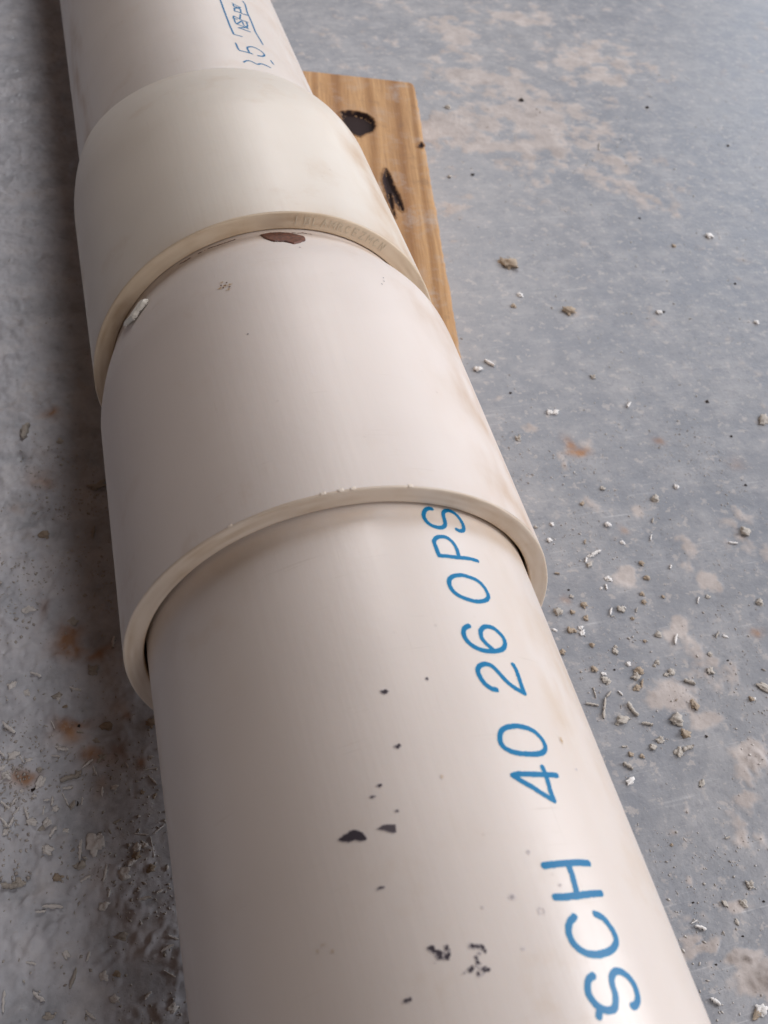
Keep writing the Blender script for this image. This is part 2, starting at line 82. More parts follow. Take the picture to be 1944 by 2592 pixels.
def empty(name,loc=(0,0,0)):
    o=bpy.data.objects.new(name,None); COL.objects.link(o); o.location=loc; o.empty_display_size=.02; return o
# lattice value noise, vectorised
def vnoise(x,y,seed):
    xi=np.floor(x).astype(np.int64); yi=np.floor(y).astype(np.int64); fx=x-xi; fy=y-yi
    fx=fx*fx*(3-2*fx); fy=fy*fy*(3-2*fy)
    def h(a,b):
        n=(a*374761393+b*668265263+seed*974711)&0x7fffffff
        n=((n^(n>>13))*1274126177)&0x7fffffff
        n=((n^(n>>15))*2246822519)&0x7fffffff
        return ((n^(n>>16))&0xffff)/65535.
    return (h(xi,yi)*(1-fx)+h(xi+1,yi)*fx)*(1-fy)+(h(xi,yi+1)*(1-fx)+h(xi+1,yi+1)*fx)*fy
def fbm(x,y,seed,octv=4,g=.5):
    s=0;a=1;n=0
    for i in range(octv):
        s=s+a*vnoise(x*2**i+17.3*i,y*2**i-9.1*i,seed+i); n+=a; a*=g
    return s/n-.5

# ---------------- materials
def newmat(name):
    m=bpy.data.materials.new(name); m.use_nodes=True; nt=m.node_tree; b=nt.nodes['Principled BSDF']; return m,nt,b
def N(nt,t,**kw):
    n=nt.nodes.new(t)
    for k,v in kw.items():
        if k in n.inputs: n.inputs[k].default_value=v
        else: setattr(n,k,v)
    return n
def ramp(nt,fac,stops):
    r=nt.nodes.new('ShaderNodeValToRGB'); e=r.color_ramp.elements
    while len(e)<len(stops): e.new(.5)
    for i,(p,c) in enumerate(stops): e[i].position=p; e[i].color=(c if len(c)==4 else (*c,1))
    nt.links.new(fac,r.inputs[0]); return r.outputs[0]
def mix(nt,fac,a,b,mode='MIX'):
    n=nt.nodes.new('ShaderNodeMix'); n.data_type='RGBA'; n.blend_type=mode
    for s,v in ((0,fac),(6,a),(7,b)):
        if hasattr(v,'is_linked') or isinstance(v,bpy.types.NodeSocket): nt.links.new(v,n.inputs[s])
        else: n.inputs[s].default_value=(v if s==0 else (*v,1))
    return n.outputs[2]
def math_(nt,op,a,b=None):
    n=nt.nodes.new('ShaderNodeMath'); n.operation=op
    for i,v in enumerate((a,b)):
        if v is None: continue
        if isinstance(v,bpy.types.NodeSocket): nt.links.new(v,n.inputs[i])
        else: n.inputs[i].default_value=v
    return n.outputs[0]
def pvc(name,base,grime,gamt=.5,rough=.38,scr=.6,seed=0.):
    m,nt,b=newmat(name); L=nt.links.new
    tc=N(nt,'ShaderNodeTexCoord'); mp=N(nt,'ShaderNodeMapping'); mp.inputs['Location'].default_value=(seed,seed*.7,seed*.3); L(tc.outputs['Object'],mp.inputs['Vector']); P=mp.outputs[0]
    def noise(sc,det=4,rg=.55,vec=P):
        n=N(nt,'ShaderNodeTexNoise',Scale=sc,Detail=det,Roughness=rg); L(vec,n.inputs['Vector']); return n.outputs[0]
    big=noise(14,3); med=noise(60,5,.6); fine=noise(420,3)
    st=N(nt,'ShaderNodeMapping'); st.inputs['Scale'].default_value=(900,22,900); L(P,st.inputs['Vector']); streak=noise(1,3,.6,st.outputs[0])
    dark=tuple(c*.90 for c in base)
    c=mix(nt,ramp(nt,big,[(.35,(0,0,0)),(.7,(1,1,1))]),base,dark)
    g=math_(nt,'MULTIPLY',ramp(nt,med,[(.56,(0,0,0)),(.74,(1,1,1))]),math_(nt,'MULTIPLY',ramp(nt,big,[(.42,(0,0,0)),(.62,(1,1,1))]),gamt))
    c=mix(nt,g,c,grime)
    at=N(nt,'ShaderNodeAttribute',attribute_name='grime')
    g2=math_(nt,'MULTIPLY',at.outputs['Fac'],ramp(nt,med,[(.30,(.25,.25,.25)),(.62,(1,1,1))]))
    c=mix(nt,g2,c,grime)
    # tiny dust specks
    vo=N(nt,'ShaderNodeTexVoronoi',Scale=260.); L(P,vo.inputs['Vector'])
    sp=math_(nt,'MULTIPLY',ramp(nt,vo.outputs['Distance'],[(.0,(1,1,1)),(.12,(0,0,0))]),ramp(nt,med,[(.58,(0,0,0)),(.70,(1,1,1))]))
    c=mix(nt,math_(nt,'MULTIPLY',sp,.45),c,(.22,.16,.12))
    for rz,sc_ in ((.5,(70,1500,70)),(-.25,(40,1100,40)),(1.4,(1300,60,1300))):
        m3=N(nt,'ShaderNodeMapping'); m3.inputs['Rotation'].default_value=(0,0,rz); m3.inputs['Scale'].default_value=sc_; L(P,m3.inputs['Vector'])
        sn=noise(1,2,.5,m3.outputs[0]); c=mix(nt,math_(nt,'MULTIPLY',ramp(nt,sn,[(.70,(0,0,0)),(.77,(1,1,1))]),math_(nt,'MULTIPLY',.28,ramp(nt,med,[(.45,(0,0,0)),(.62,(1,1,1))]))),c,(.50,.43,.36))
    L(c,b.inputs['Base Color'])
    r=math_(nt,'ADD',math_(nt,'MULTIPLY',streak,.16),math_(nt,'ADD',math_(nt,'MULTIPLY',med,.12),rough-.12)); L(r,b.inputs['Roughness'])
    b.inputs['IOR'].default_value=1.5; b.inputs['Specular IOR Level'].default_value=.55
    b.inputs['Subsurface Weight'].default_value=.12; b.inputs['Subsurface Radius'].default_value=(1,.7,.5); b.inputs['Subsurface Scale'].default_value=.002
    bp=N(nt,'ShaderNodeBump',Strength=.28,Distance=.0003); h=math_(nt,'ADD',math_(nt,'MULTIPLY',streak,.35*scr),math_(nt,'ADD',math_(nt,'MULTIPLY',fine,.22),math_(nt,'MULTIPLY',med,.5)))
    L(h,bp.inputs['Height']); L(bp.outputs[0],b.inputs['Normal'])
    return m
def plain(name,col,rough=.6,var=.25,scale=300,spec=.5,bump=0,col2=None):
    m,nt,b=newmat(name); L=nt.links.new
    tc=N(nt,'ShaderNodeTexCoord'); n=N(nt,'ShaderNodeTexNoise',Scale=scale,Detail=4.); L(tc.outputs['Object'],n.inputs['Vector'])
    c2=col2 or tuple(c*(1-var) for c in col)
    L(mix(nt,ramp(nt,n.outputs[0],[(.35,(0,0,0)),(.65,(1,1,1))]),col,c2),b.inputs['Base Color'])
    b.inputs['Roughness'].default_value=rough; b.inputs['Specular IOR Level'].default_value=spec
    if bump:
        bp=N(nt,'ShaderNodeBump',Strength=.6,Distance=bump); L(n.outputs[0],bp.inputs['Height']); L(bp.outputs[0],b.inputs['Normal'])
    return m
def soft(name,core,rim_,lo=.15,hi=.85,rough=.5,scale=900):
    m,nt,b=newmat(name); L=nt.links.new
    tc=N(nt,'ShaderNodeTexCoord'); n=N(nt,'ShaderNodeTexNoise',Scale=float(scale),Detail=5.,Roughness=.65); L(tc.outputs['Object'],n.inputs['Vector'])
    at=N(nt,'ShaderNodeAttribute',attribute_name='core')
    f=math_(nt,'ADD',at.outputs['Fac'],math_(nt,'MULTIPLY',math_(nt,'SUBTRACT',n.outputs[0],.5),1.1))
    L(mix(nt,ramp(nt,f,[(lo,(0,0,0)),(hi,(1,1,1))]),rim_,core),b.inputs['Base Color']); b.inputs['Roughness'].default_value=rough; b.inputs['Specular IOR Level'].default_value=.25
    return m
M_NEAR=pvc('pvc_near',(.74,.672,.618),(.52,.36,.20),.35,.33,seed=.0)
M_MID=pvc('pvc_middle',(.735,.665,.612),(.46,.30,.17),.35,.50,seed=.31)
M_BELL=pvc('pvc_bell',(.745,.69,.61),(.50,.34,.20),.45,.47,seed=.63)
M_FAR=pvc('pvc_far',(.71,.655,.605),(.48,.34,.22),.4,.40,seed=.87)
M_RIM=pvc('pvc_rim_cut',(.74,.62,.47),(.40,.26,.13),.5,.5,.2,seed=.5)
M_RIM2=pvc('pvc_rim_cut_clean',(.80,.70,.59),(.46,.32,.18),.4,.5,.2,seed=.2)
M_INK=soft('blue_ink',(.001,.165,.36),(.01,.31,.50),-.05,.42,.4,1500)
M_INKD=soft('dark_blue_ink',(.006,.13,.30),(.20,.38,.50),-.05,.42,.4,1500)
M_BLACK=soft('black_smudge',(.055,.045,.055),(.60,.55,.54),.02,.50,.6,2200)
M_GREY=soft('grey_smudge',(.34,.31,.31),(.70,.64,.61),.1,.9,.6,2200)
M_BROWN=plain('brown_glue',(.17,.055,.03),.45,.3,900,.5,.0002,col2=(.06,.02,.015))
M_TAN=soft('tan_smear',(.48,.34,.20),(.70,.62,.55),.1,.9,.6,1500)
M_WHITE=plain('white_plastic_flake',(.80,.78,.70),.45,.1,600,.5,.0002)
M_CHALK=plain('plaster_crumb_grey',(.68,.64,.58),.9,.25,900,.2,.0004)
M_SHAV=plain('pale_shaving',(.90,.89,.87),.6,.06,900,.4,.0002)
M_TANC=plain('plaster_crumb_tan',(.60,.50,.39),.9,.3,900,.2,.0004)
M_DARK=plain('dark_grit',(.05,.04,.035),.8,.3,900,.3,.0003)

# ---------------- floor
cx,cy=math.radians(0),0
def axis(lo,hi,step0,step1,far):
    a=[lo]; 
    while a[-1]<hi: a.append(a[-1]+step0+(step1-step0)*max(0,(a[-1]-lo)/(hi-lo)))
    out=[];s=step1*2;x=a[-1]
    while x<far: x+=s;s*=1.5;out.append(x)
    neg=[];s=step0*2;x=lo
    while x>-far: x-=s;s*=1.5;neg.append(x)
    return np.array(neg[::-1]+a+out)
ys=axis(-120,560,.50,1.15,4000.); xs=axis(-150,150,.55,.55,152.)
xs=np.concatenate([-np.array(axis(150,152,.55,.55,4000.)[::-1][:0]),xs])
# x: fine -150..150, coarser to 440, then outwards
x=[-150.]
while x[-1]<160: x.append(x[-1]+.55)
while x[-1]<440: x.append(x[-1]+.9)
s=2.
while x[-1]<4000: x.append(x[-1]+s); s*=1.5
neg=[];v=-150.;s=1.
while v>-4000: v-=s; s*=1.5; neg.append(v)
xs=np.array(neg[::-1]+x)
X,Y=np.meshgrid(xs,ys)
nx,ny=len(xs),len(ys)
wx=X+9*fbm(X/17,Y/17,3)+3*fbm(X/4,Y/4,5); wy=Y+9*fbm(X/17,Y/17,43)+3*fbm(X/4,Y/4,45)
res=np.zeros_like(X); sta=np.zeros_like(X)
for (sx,sy,rx,ry,st,kd) in SEEDS:
    d=((wx-sx)/max(rx,1.5))**2+((wy-sy)/max(ry,1.5))**2
    f=st*np.exp(-d*.9)
    if kd==0: res=np.maximum(res,f)
    else: sta=np.maximum(sta,f)
patch=fbm(X/60,Y/60,70,5,.6)
mott=fbm(X/9,Y/9,80,5,.62)
inside=((X>-260)&(X<520)&(Y>-200)&(Y<700))
left=1/(1+np.exp((X+18)/8))          # rougher, trodden area on the left of the pipe; also masks its painted brightening
field=res*.95+patch*.9+mott*1.9+.42*left+.20*np.clip(1-np.abs(X-170)/110,0,1)*np.clip((Y-230)/60,0,1)
mask=np.clip((field-.42)/.30,0,1)
thick=np.clip(res-.95,0,1)*1.0
fine=fbm(X/1.6,Y/1.6,90,3,.6); mid=fbm(X/5,Y/5,95,3,.6)
hgt=.25*fbm(X/40,Y/40,101,3)+.05*fine
# plaster skins: thin raised, rough tops
edge=mask*(1-mask)*4
hgt=hgt+mask*(.22+.55*np.maximum(mid,-.2)+.35*fine)*(.7+.9*left)+thick*(1.6+2.2*mid+1.4*fine)
# lumps on the left side
lump=np.clip(fbm(X/7+3,Y/7,120,3,.5)-.12,0,1)*left
ridge=np.clip(.10-np.abs(fbm(X/11+5,Y/11,150,4,.55)),0,1)*left
hgt=hgt+lump*3.2*(.5+mask)+.30*left*fine+ridge*5.*(.3+mask)+.5*left*mask*np.clip(mid,0,1)
# pits
pit=np.clip(fbm(X/2.2,Y/2.2,130,2,.5)-.37,0,1); hgt=hgt-pit*3.
hgt=np.where(inside,hgt,hgt*.3)
hgt=hgt-hgt[inside].mean()
sta=np.clip(sta*(.75+1.6*mott+.8*mid),0,1)
# keep the floor from poking the board
V=np.stack([X*.001,Y*.001,hgt*.001],-1).reshape(-1,3)
idx=np.arange(nx*ny).reshape(ny,nx)
F=np.stack([idx[:-1,:-1],idx[:-1,1:],idx[1:,1:],idx[1:,:-1]],-1).reshape(-1,4)
def floor_mat():
    m,nt,b=newmat('worn_concrete'); L=nt.links.new
    tc=N(nt,'ShaderNodeTexCoord'); P=tc.outputs['Object']
    def noise(sc,det=4,rg=.6,vec=P):
        n=N(nt,'ShaderNodeTexNoise',Scale=sc,Detail=det,Roughness=rg); L(vec,n.inputs['Vector']); return n.outputs[0]
    big=noise(11,5,.6); med=noise(75,6,.65); fn=noise(650,4,.6)
    c=ramp(nt,big,[(.30,(.215,.232,.262)),(.50,(.250,.263,.288)),(.70,(.290,.298,.315))])
    c=mix(nt,math_(nt,'MULTIPLY',ramp(nt,med,[(.42,(0,0,0)),(.66,(1,1,1))]),.55),c,(.41,.41,.42))
    c=mix(nt,math_(nt,'MULTIPLY',ramp(nt,noise(33,5,.7),[(.50,(0,0,0)),(.60,(1,1,1))]),.35),c,(.225,.245,.28))
    fl=noise(240,3,.7); md2=noise(120,4,.6)
    c=mix(nt,math_(nt,'MULTIPLY',ramp(nt,fl,[(.575,(0,0,0)),(.63,(1,1,1))]),math_(nt,'MULTIPLY',.6,ramp(nt,md2,[(.42,(0,0,0)),(.6,(1,1,1))]))),c,(.47,.44,.42))
    c=mix(nt,math_(nt,'MULTIPLY',ramp(nt,fl,[(.36,(1,1,1)),(.43,(0,0,0))]),.28),c,(.16,.17,.20))
    # scratches
    for rot,sx,amt in ((.35,(35,900),.5),(1.25,(28,700),.42),(-.5,(22,1100),.35),(.9,(60,1500),.4)):
        mp=N(nt,'ShaderNodeMapping'); mp.inputs['Rotation'].default_value=(0,0,rot); mp.inputs['Scale'].default_value=(sx[0],sx[1],1); L(P,mp.inputs['Vector'])
        s=noise(1,2,.5,mp.outputs[0])
        c=mix(nt,math_(nt,'MULTIPLY',ramp(nt,s,[(.66,(0,0,0)),(.74,(1,1,1))]),math_(nt,'MULTIPLY',amt,ramp(nt,med,[(.40,(0,0,0)),(.62,(1,1,1))]))),c,(.56,.57,.58))
    am=N(nt,'ShaderNodeAttribute',attribute_name='residue'); a2=N(nt,'ShaderNodeAttribute',attribute_name='stain')
    tanc=ramp(nt,med,[(.3,(.36,.315,.29)),(.55,(.50,.45,.42)),(.75,(.62,.57,.535))])
    c=mix(nt,math_(nt,'MULTIPLY',am.outputs['Fac'],.86),c,tanc)
    dust_fill=N(nt,'ShaderNodeAttribute',attribute_name='dust')
    c=mix(nt,math_(nt,'MULTIPLY',dust_fill.outputs['Fac'],.92),c,ramp(nt,med,[(.3,(.46,.50,.56)),(.52,(.62,.65,.71)),(.75,(.74,.75,.78))]))  # plaster dust, made extra pale to paint light into the shaded left floor
    org=ramp(nt,med,[(.3,(.20,.075,.02)),(.6,(.46,.22,.07))])
    c=mix(nt,math_(nt,'MULTIPLY',a2.outputs['Fac'],.85),c,org)
    # salt and pepper grit, pores
    vp=N(nt,'ShaderNodeTexVoronoi',Scale=330.); L(P,vp.inputs['Vector'])
    pore=math_(nt,'MULTIPLY',ramp(nt,vp.outputs['Distance'],[(.06,(1,1,1)),(.16,(0,0,0))]),ramp(nt,noise(48,4,.6),[(.46,(0,0,0)),(.60,(1,1,1))]))
    c=mix(nt,math_(nt,'MULTIPLY',pore,.35),c,(.10,.10,.11))
    c=mix(nt,math_(nt,'MULTIPLY',ramp(nt,fn,[(.62,(0,0,0)),(.72,(1,1,1))]),.35),c,(.60,.58,.56))
    c=mix(nt,math_(nt,'MULTIPLY',ramp(nt,fn,[(.28,(1,1,1)),(.36,(0,0,0))]),.25),c,(.07,.07,.08))
    L(c,b.inputs['Base Color'])
    r=math_(nt,'ADD',math_(nt,'MULTIPLY',am.outputs['Fac'],.30),math_(nt,'ADD',.30,math_(nt,'MULTIPLY',med,.28))); L(r,b.inputs['Roughness'])
    b.inputs['Specular IOR Level'].default_value=.5
    bp=N(nt,'ShaderNodeBump',Strength=.55,Distance=.0006); L(math_(nt,'ADD',math_(nt,'MULTIPLY',fn,.35),med),bp.inputs['Height']); L(bp.outputs[0],b.inputs['Normal'])
    return m
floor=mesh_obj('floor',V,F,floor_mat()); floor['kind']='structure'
for nm,arr in (('residue',mask),('stain',sta),('dust',np.clip(left*(1.0+1.5*mott+.5*fine),0,1))):  # dust mask: real dust plus brightness painted in left of the pipe
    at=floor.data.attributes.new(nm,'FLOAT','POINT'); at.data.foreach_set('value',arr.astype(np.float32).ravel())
def floor_h(px,py):
    i=min(max(int(np.searchsorted(xs,px)),0),nx-1); j=min(max(int(np.searchsorted(ys,py)),0),ny-1)
    return float(hgt[j,i])

# ---------------- board under the pipe
BT=18.0
bdir=unit([-.199,-.980,0]); bw_=np.array([-bdir[1]*-1,bdir[0]*-1,0])   # along (towards viewer), across (to the left)
far_right=np.array([128.6,359.5,0]); skew=.085
Lb,Wb=335.,92.
def board_xy(u,v):   # u along from the far end, v across from the right edge
    return far_right[:2]+u*bdir[:2]+v*bw_[:2]+ (v*skew*(1-u/Lb))*(-bdir[:2])
def seg_dist(px,py,poly,closed=False):
    d=np.full(px.shape,1e9); n=len(poly)
    for i in range(n if closed else n-1):
        ax_,ay=poly[i]; bx,by=poly[(i+1)%n]; dx,dy=bx-ax_,by-ay; L2=dx*dx+dy*dy+1e-12
        t=np.clip(((px-ax_)*dx+(py-ay)*dy)/L2,0,1); d=np.minimum(d,np.hypot(px-ax_-t*dx,py-ay-t*dy))
    return d
def in_poly(px,py,poly):
    r=np.zeros(px.shape,bool); n=len(poly)
    for i in range(n):
        x1,y1=poly[i]; x2,y2=poly[(i+1)%n]
        c=((y1>py)!=(y2>py))&(px<(x2-x1)*(py-y1)/(y2-y1+1e-12)+x1); r^=c
    return r
def sdf(px,py,poly): d=seg_dist(px,py,poly,True); return np.where(in_poly(px,py,poly),-d,d)
def board_z(px,py):
    z=np.full(px.shape,BT)
    for poly,dep in ((KNOT1,2.2),(KNOT2,1.4),(NICK,1.0)):
        s=sdf(px,py,poly); z=z-dep*np.clip((.3-s)/1.6,0,1)
    g=px*bw_[0]+py*bw_[1]; l=px*bdir[0]+py*bdir[1]
    z=z+.10*fbm(g/1.3,l/40,200,3)+.05*fbm(px/2,py/2,210,2)
    return z
nu,nv=340,120
uu=np.linspace(0,Lb,nu); vv=np.linspace(0,Wb,nv); U,Vv=np.meshgrid(uu,vv,indexing='ij')
bx=np.zeros((nu,nv,2))
rc=7.0
# round the corners and slightly wobble the edges
for i in range(1):
    pass
U2=U.copy(); V2=Vv.copy()
near_far=np.clip((rc-Vv)/rc,0,1)
U2=U2+np.where(U<rc,(1-U/rc),0)*(rc-np.sqrt(np.maximum(rc**2-(near_far*rc)**2,0)))*.8
V2=V2+np.where(Vv<4,(1-Vv/4),0)*(1.1*fbm(U/18,Vv*0,220,3)+.5*fbm(U/3,Vv*0,221,2))
U2=U2+np.where(U<4,(1-U/4),0)*(1.0*fbm(Vv/9,U*0,230,3))
XY=far_right[:2]+U2[...,None]*bdir[:2]+V2[...,None]*bw_[:2]-(V2*skew*(1-U2/Lb))[...,None]*bdir[:2]
Z=board_z(XY[...,0],XY[...,1])
edge_d=np.minimum(np.minimum(U2,Lb-U2),np.minimum(Vv,Wb-Vv)); Z=Z-np.clip(1.2-edge_d,0,1.2)**2*.6
top=np.concatenate([XY,Z[...,None]],-1).reshape(-1,3)
bi=np.arange(nu*nv).reshape(nu,nv)
F=[np.stack([bi[:-1,:-1],bi[1:,:-1],bi[1:,1:],bi[:-1,1:]],-1).reshape(-1,4)]
loop=np.concatenate([bi[:,0],bi[-1,1:],bi[-2::-1,-1],bi[0,-2:0:-1]])
low=top[loop].copy(); low[:,2]=.35
base=len(top); n=len(loop); k=np.arange(n); k2=(k+1)%n
F.append(np.stack([loop[k2],loop[k],base+k,base+k2],-1))
cen=far_right[:2]+Lb/2*bdir[:2]+Wb/2*bw_[:2]
VB=np.concatenate([top,low]); VB=VB-[cen[0],cen[1],0]
ang=math.atan2(-bdir[0],bdir[1])+math.pi
ca,sa=math.cos(-ang),math.sin(-ang); VB=VB@np.array([[ca,sa,0],[-sa,ca,0],[0,0,1]])
def wood_mat():
    m,nt,b=newmat('old_pine'); L=nt.links.new
    tc=N(nt,'ShaderNodeTexCoord'); P=tc.outputs['Object']
    mp=N(nt,'ShaderNodeMapping'); mp.inputs['Scale'].default_value=(1,.10,1); L(P,mp.inputs['Vector'])
    n0=N(nt,'ShaderNodeTexNoise',Scale=22.,Detail=3.); L(P,n0.inputs['Vector'])
    wv=N(nt,'ShaderNodeTexWave',Scale=13.,Distortion=9.,Detail=3.); wv.inputs['Detail Scale'].default_value=.8; L(mp.outputs[0],wv.inputs['Vector'])
    mp2=N(nt,'ShaderNodeMapping'); mp2.inputs['Scale'].default_value=(1100,45,600); L(P,mp2.inputs['Vector'])
    fib=N(nt,'ShaderNodeTexNoise',Scale=1.,Detail=4.); L(mp2.outputs[0],fib.inputs['Vector'])
    c=ramp(nt,wv.outputs['Color'],[(.0,(.32,.165,.07)),(.2,(.44,.25,.115)),(.9,(.56,.34,.165)),(1.,(.37,.20,.085))])
    c=mix(nt,math_(nt,'MULTIPLY',ramp(nt,fib.outputs[0],[(.35,(1,1,1)),(.6,(0,0,0))]),.35),c,(.25,.14,.07))
    md=N(nt,'ShaderNodeTexNoise',Scale=95.,Detail=6.,Roughness=.7); L(P,md.inputs['Vector'])
    c=mix(nt,math_(nt,'MULTIPLY',ramp(nt,md.outputs[0],[(.50,(0,0,0)),(.68,(1,1,1))]),math_(nt,'MULTIPLY',.55,ramp(nt,n0.outputs[0],[(.36,(0,0,0)),(.58,(1,1,1))]))),c,(.46,.42,.39))
    c=mix(nt,math_(nt,'MULTIPLY',ramp(nt,md.outputs[0],[(.30,(1,1,1)),(.42,(0,0,0))]),.4),c,(.20,.13,.09))
    L(c,b.inputs['Base Color']); b.inputs['Roughness'].default_value=.75; b.inputs['Specular IOR Level'].default_value=.3
    bp=N(nt,'ShaderNodeBump',Strength=.5,Distance=.0004); L(math_(nt,'ADD',fib.outputs[0],md.outputs[0]),bp.inputs['Height']); L(bp.outputs[0],b.inputs['Normal'])
    return m
board=mesh_obj('wooden_board',VB*.001,np.concatenate(F),wood_mat()); board.location=(cen[0]*.001,cen[1]*.001,0); board.rotation_euler=(0,0,ang)
tag(board,'flat weathered pine board with two dark knots lying on concrete under the pipe','board')

# ---------------- raster marks: small cells cut to an outline, laid on a surface
def raster(name,fn,mapf,bounds,cell,mat,parent,thick=0.,dome=0.,soft_w=.36):
    u0,u1,v0,v1=bounds; us=np.arange(u0,u1+cell,cell); vs=np.arange(v0,v1+cell,cell)
    Ug,Vg=np.meshgrid(us,vs,indexing='ij'); s=fn(Ug,Vg)            # signed distance, <0 inside
    ins=(s[:-1,:-1]+s[1:,:-1]+s[1:,1:]+s[:-1,1:])/4<0
    ii,jj=np.nonzero(ins)
    if len(ii)==0: return None
    # pull the vertices of border cells onto the outline
    gu=np.gradient(s,cell,axis=0); gv=np.gradient(s,cell,axis=1); g2=np.maximum(gu**2+gv**2,.05)
    sh=np.clip(s,-cell*.5,cell*.7)/g2; near=np.abs(s)<cell*.75
    used=np.zeros(s.shape,bool)
    for a,b_ in ((0,0),(1,0),(1,1),(0,1)): used[ii+a,jj+b_]=True
    mv=used&((s>0)|(near&(s>-cell*.2)))
    Un=Ug-np.where(mv,sh*gu,0)*.9; Vn=Vg-np.where(mv,sh*gv,0)*.9
    vid=-np.ones(s.shape,int); vid[used]=np.arange(used.sum())
    lift=thick*np.ones(s.shape)+dome*np.clip(-s/.6,0,1)**.6
    Vt=mapf(Un[used],Vn[used],lift[used])
    Fc=np.stack([vid[ii,jj],vid[ii+1,jj],vid[ii+1,jj+1],vid[ii,jj+1]],-1)
    o=mesh_obj(name,Vt,Fc,mat,parent)
    at=o.data.attributes.new('core','FLOAT','POINT'); at.data.foreach_set('value',np.clip(-s[used]/soft_w,0,1).astype(np.float32))
    return o
def catmull(pts,n=6):
    p=np.array(pts,float)
    if len(p)<3: return p
    closed=np.allclose(p[0],p[-1])
    q=np.vstack([p[-2] if closed else 2*p[0]-p[1],p,p[1] if closed else 2*p[-1]-p[-2]]); out=[]
    for i in range(1,len(q)-2):
        for t in np.linspace(0,1,n,endpoint=False):
            a,b_,c,d=q[i-1],q[i],q[i+1],q[i+2]
            out.append(.5*((2*b_)+(-a+c)*t+(2*a-5*b_+4*c-d)*t*t+(-a+3*b_-3*c+d)*t**3))
    out.append(q[-2]); return np.array(out)
def on_cyl(A,Rr,Rmap=None):
    def f(u,v,l): # u = arc length mm, v = t along
        r=Rr if Rmap is None else Rmap(v,u/Rr)
        return world(cylp(A,v,u/Rr,r+l)) if Rmap is None else world(Rmap(v,u/Rr,l))
    return f
def char(name,strokes,A,Rr,w,mat,parent,cell=.11,seed=0,rag=.10,mapf=None,curve=True,fade=0.):
    polys=[]
    for st in strokes:
        pts=[(ph*Rr,t) for t,ph in st]; polys.append(catmull(pts) if (curve and len(pts)>3) else np.array(pts))
    al=np.vstack(polys); b=(al[:,0].min()-w,al[:,0].max()+w,al[:,1].min()-w,al[:,1].max()+w)
    def fn(u,v):
        d=np.full(u.shape,1e9)
        for q in polys: d=np.minimum(d,seg_dist(u,v,q))
        return d-w/2+rag*2*fbm(u/.5,v/.5,seed,3)+fade*np.clip(fbm(u/.9,v/.9,seed+9,2)-.1,0,1)*4
    return raster(name,fn,mapf or on_cyl(A,Rr),b,cell,mat,parent,thick=.05)
def blob(name,poly,A,Rr,mat,parent,cell=.1,rag=.12,thick=.05,dome=0.,seed=0,mapf=None):
    P=[(ph*Rr,t) for t,ph in poly]; a=np.array(P); b=(a[:,0].min()-.5,a[:,0].max()+.5,a[:,1].min()-.5,a[:,1].max()+.5)
    return raster(name,lambda u,v:sdf(u,v,P)+rag*2*fbm(u/.4,v/.4,seed,3),mapf or on_cyl(A,Rr),b,cell,mat,parent,thick,dome)
def disc(name,t,ph,ru,rv,A,Rr,mat,parent,cell=.07,seed=0,ring=False,mapf=None,thick=.05):
    u0=ph*Rr; m=max(ru,rv)
    def fn(u,v):
        d=(np.hypot((u-u0)/ru,(v-t)/rv)-1)*min(ru,rv)
        d=d+.55*min(ru,rv,.8)*fbm(u/(.6*m),v/(.6*m),seed,3)*2
        if ring: d=np.maximum(d,.35*m-np.hypot(u-u0,v-t)+.3*m*fbm(u/.2,v/.2,seed+3,2)*2)
        return d
    return raster(name,fn,mapf or on_cyl(A,Rr),(u0-ru*1.6,u0+ru*1.6,t-rv*1.6,t+rv*1.6),cell,mat,parent,thick)

# knots: dark, sunken
def bmap(lift):
    def f(u,v,l):
        z=board_z(u,v)+lift+l; x_=u-cen[0]; y_=v-cen[1]
        q=np.stack([x_,y_,z],-1)@np.array([[ca,sa,0],[-sa,ca,0],[0,0,1]]); return q*.001
    return f
M_KNOT=soft('knot_bark',(.022,.011,.011),(.36,.20,.095),.12,.75,.8,500)
for i,(poly,lb) in enumerate(((KNOT1,'round dark knot half under the pipe'),(KNOT2,'long forked dark knot'),(NICK,'small dark nick at the board edge'))):
    a=np.array(poly); o=raster('knot' if i<2 else 'nick',lambda u,v,p=poly:sdf(u,v,p)-1.0+1.6*fbm(u/1.6,v/2.6,300,3),bmap(.22),(a[:,0].min()-3,a[:,0].max()+3,a[:,1].min()-3,a[:,1].max()+3),.22,M_KNOT,board,soft_w=1.6)
    if o: o['label']=lb

# ---------------- the pipe run
pipe=empty('plastic_pipe')
tag(pipe,'cream white plastic pipe run of three sleeved sections with blue print, resting on the board','pipe')
NPH=320; PH=np.linspace(-math.pi,math.pi,NPH,endpoint=False)
def tube(name,rings,mat,grime=None,mats=None,sharp=()):
    V=np.concatenate(rings); nr=len(rings); i=np.arange(NPH); j=(i+1)%NPH; F=[]
    for k in range(nr-1): F.append(np.stack([k*NPH+i,k*NPH+j,(k+1)*NPH+j,(k+1)*NPH+i],-1))
    F=np.concatenate(F); o=mesh_obj(name,world(V),F[:,::-1] if False else F,mat,pipe)
    if grime is not None:
        at=o.data.attributes.new('grime','FLOAT','POINT'); at.data.foreach_set('value',np.concatenate(grime).astype(np.float32))
    return o
def gr(t,lo=0.,side=1.):
    """dirt on the right flank and near the lower sides"""
    g=np.exp(-((PH-1.08)/.26)**2)*(.55+1.9*fbm(PH*9,np.full(NPH,t/11.),400,4))*side*.7
    g=g+np.exp(-((np.abs(PH)-2.1)/.7)**2)*.4+lo
    return np.clip(g,0,1)
